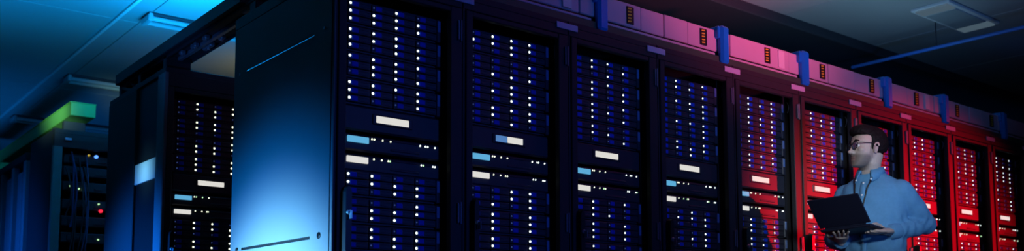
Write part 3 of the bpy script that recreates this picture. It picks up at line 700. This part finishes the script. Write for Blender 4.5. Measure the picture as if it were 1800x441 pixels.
# surface of the shirt front, for the things lying on it
def front_x(yy, zz):
    k = np.argmax(sme_x - 1e3*((np.abs(sc2[:, 1]-yy) > .008) | (np.abs(sc2[:, 2]-zz) > .008))); return float(sc2[k, 0])
sc2 = coords(sme); sme_x = sc2[:, 0]
pk = MB(); zs = [1.00+0.02*i for i in range(27)]
pk.loft([[(front_x(-.016, z)-.001, -.016, z), (front_x(-.016, z)+.003, -.015, z), (front_x(.016, z)+.003, .015, z), (front_x(.016, z)-.001, .016, z)] for z in zs])
pk.build('placket', shirt_m, shirt)
for z in (1.10, 1.19, 1.28, 1.365, 1.445, 1.512):
    fx = front_x(0, z)+.003
    MB().tube([(fx, 0, z), (fx+.0025, 0, z), (fx+.003, 0, z)], [.0055, .0055, .004], 10).build('button', white_m, shirt)
# collar: a stand with a fall that ends in two buttoned points
cb = MB(); nseg = 40; sec = []
for i in range(nseg+1):
    a = math.radians(22+(338-22)*i/nseg); back = min(1, min(i, nseg-i)/9.0); tip = 1-back
    cx, sy = math.cos(a), math.sin(a)
    rin = (.060, .062); cz = 1.592-0.018*(cx > 0)*cx
    top = Vector((0.006+rin[0]*cx, rin[1]*sy, cz+.010)); bot = Vector((0.006+rin[0]*1.02*cx, rin[1]*1.02*sy, cz-.035))
    drop = .036+.034*tip; flare = .016+.012*tip
    fall = Vector((0.006+(rin[0]+flare)*cx+.010*tip, (rin[1]+flare)*sy+math.copysign(.012*tip, sy), cz+.010-drop))
    mid = Vector((0.006+(rin[0]+.007)*cx, (rin[1]+.007)*sy, cz+.012))
    fin = fall+Vector((-.003*cx, -.003*sy, .001)); min_ = Vector((0.006+(rin[0]+.003)*cx, (rin[1]+.003)*sy, cz+.005))
    sec.append([bot, top, mid, fall, fin, min_])
cb.loft(sec); collar = cb.build('collar', shirt_m, shirt)
for s in (0, nseg):
    p = sec[s][3].lerp(sec[s][2], .22)+Vector((.003, 0, 0)); MB().ell(p, (.003, .005, .005)).build('button', white_m, collar)
# cuffs
for el, wr in ((ELB_L, WR_L), (ELB_R, WR_R)):
    E0, W0 = Vector(el), Vector(wr)
    MB().tube([E0.lerp(W0, .80), E0.lerp(W0, .83), E0.lerp(W0, 1.0), E0.lerp(W0, 1.02), E0.lerp(W0, 1.015)], [.0435, .0455, .0405, .039, .030], 24).build('cuff', shirt_m, shirt)
# lanyard round the neck
ly = MB()
for s, pts in ((1, [(-.048, .024, 1.598), (.0, .0655, 1.592), (.045, .056, 1.574), (.085, .042, 1.535), (0, .026, 1.485), (0, .010, 1.40), (0, -.004, 1.31), (0, -.010, 1.22)]),
               (-1, [(-.048, -.024, 1.598), (.0, -.0655, 1.592), (.045, -.056, 1.574), (.085, -.052, 1.535), (0, -.047, 1.485), (0, -.040, 1.40), (0, -.026, 1.31), (0, -.012, 1.22)])):
    pp_ = [(front_x(y, z)+.005 if i > 3 else x, y, z) for i, (x, y, z) in enumerate(pts)]
    ly.tube(pp_, .0042, 8)
ly.build('lanyard', black_m, man)
# trousers and shoes
tb_ = MB(); tb_.loft([ring((0, 0, 0.86), .122, .172), ring((0, 0, 0.95), .120, .172), ring((0, 0, 1.03), .112, .162)])
for s in (-1, 1): limb(tb_, [(0, s*.088, .88), (0.012, s*.095, .53), (0.004, s*.10, .34), (-0.018, s*.10, .125)], [.096, .078, .070, .060], 18)
tme = remeshed(tb_, 0.011, 5); tme.materials.append(trouser_m); link('trousers', tme, man)
for s in (-1, 1):
    sh = MB(); sh.ell((0.055, s*.105, .105), (.14, .050, .042)).ell((-0.04, s*.102, .13), (.055, .045, .05)).box(-.085, .185, s*.105-.04, s*.105+.04, FZ+.001, .085)
    t = remeshed(sh, 0.007, 4); a = coords(t); a[:, 2] = np.maximum(a[:, 2], FZ); put(t, a); t.materials.append(shoe_m); link('shoe', t, man)

# laptop, held open in front of him (frame: hinge line along his left-right axis)
lp = thing('laptop', 'dark open laptop held by the man in the blue shirt', 'laptop')
HG = Vector((0.318, -0.003, 1.262))
roll = math.radians(2.6); tiltb = math.radians(4)
lm = Matrix.Translation(HG) @ Matrix.Rotation(roll, 4, 'X') @ Matrix.Rotation(math.radians(0), 4, 'Z')
lp.matrix_world = mm @ lm
base_m = Matrix.Rotation(-tiltb, 4, 'Y')
bm_ = MB().cbox(-0.195, 0.0, -0.139, 0.139, -0.014, 0.0, 0.004)
base = bm_.build('base', lap_m, lp); base.matrix_local = base_m
kb = MB()
for r in range(5):
    for c in range(13): kb.cbox(-0.030-r*0.0185-0.016, -0.030-r*0.0185, -0.126+c*0.0195, -0.126+c*0.0195+0.0175, 0.0, 0.0016, 0.0008)
k = kb.build('keyboard', key_m, base); k['kind'] = 'stuff'
MB().cbox(-0.182, -0.135, -0.045, 0.045, 0.0, 0.0008, 0.0005).build('touchpad', key_m, base)
lid_m = Matrix.Rotation(math.radians(41), 4, 'Y')
lid = MB().cbox(-0.0085, -0.0005, -0.139, 0.139, 0.004, 0.186, 0.003).build('lid', lap_m, lp); lid.matrix_local = lid_m
MB().cbox(-0.0095, -0.0083, -0.131, 0.131, 0.012, 0.178, 0.0004).build('screen', lapscr_m, lid)
MB().tube([(-0.004, -0.11, 0.002), (-0.004, 0.11, 0.002)], 0.005, 10).build('hinge', lap_m, lp)
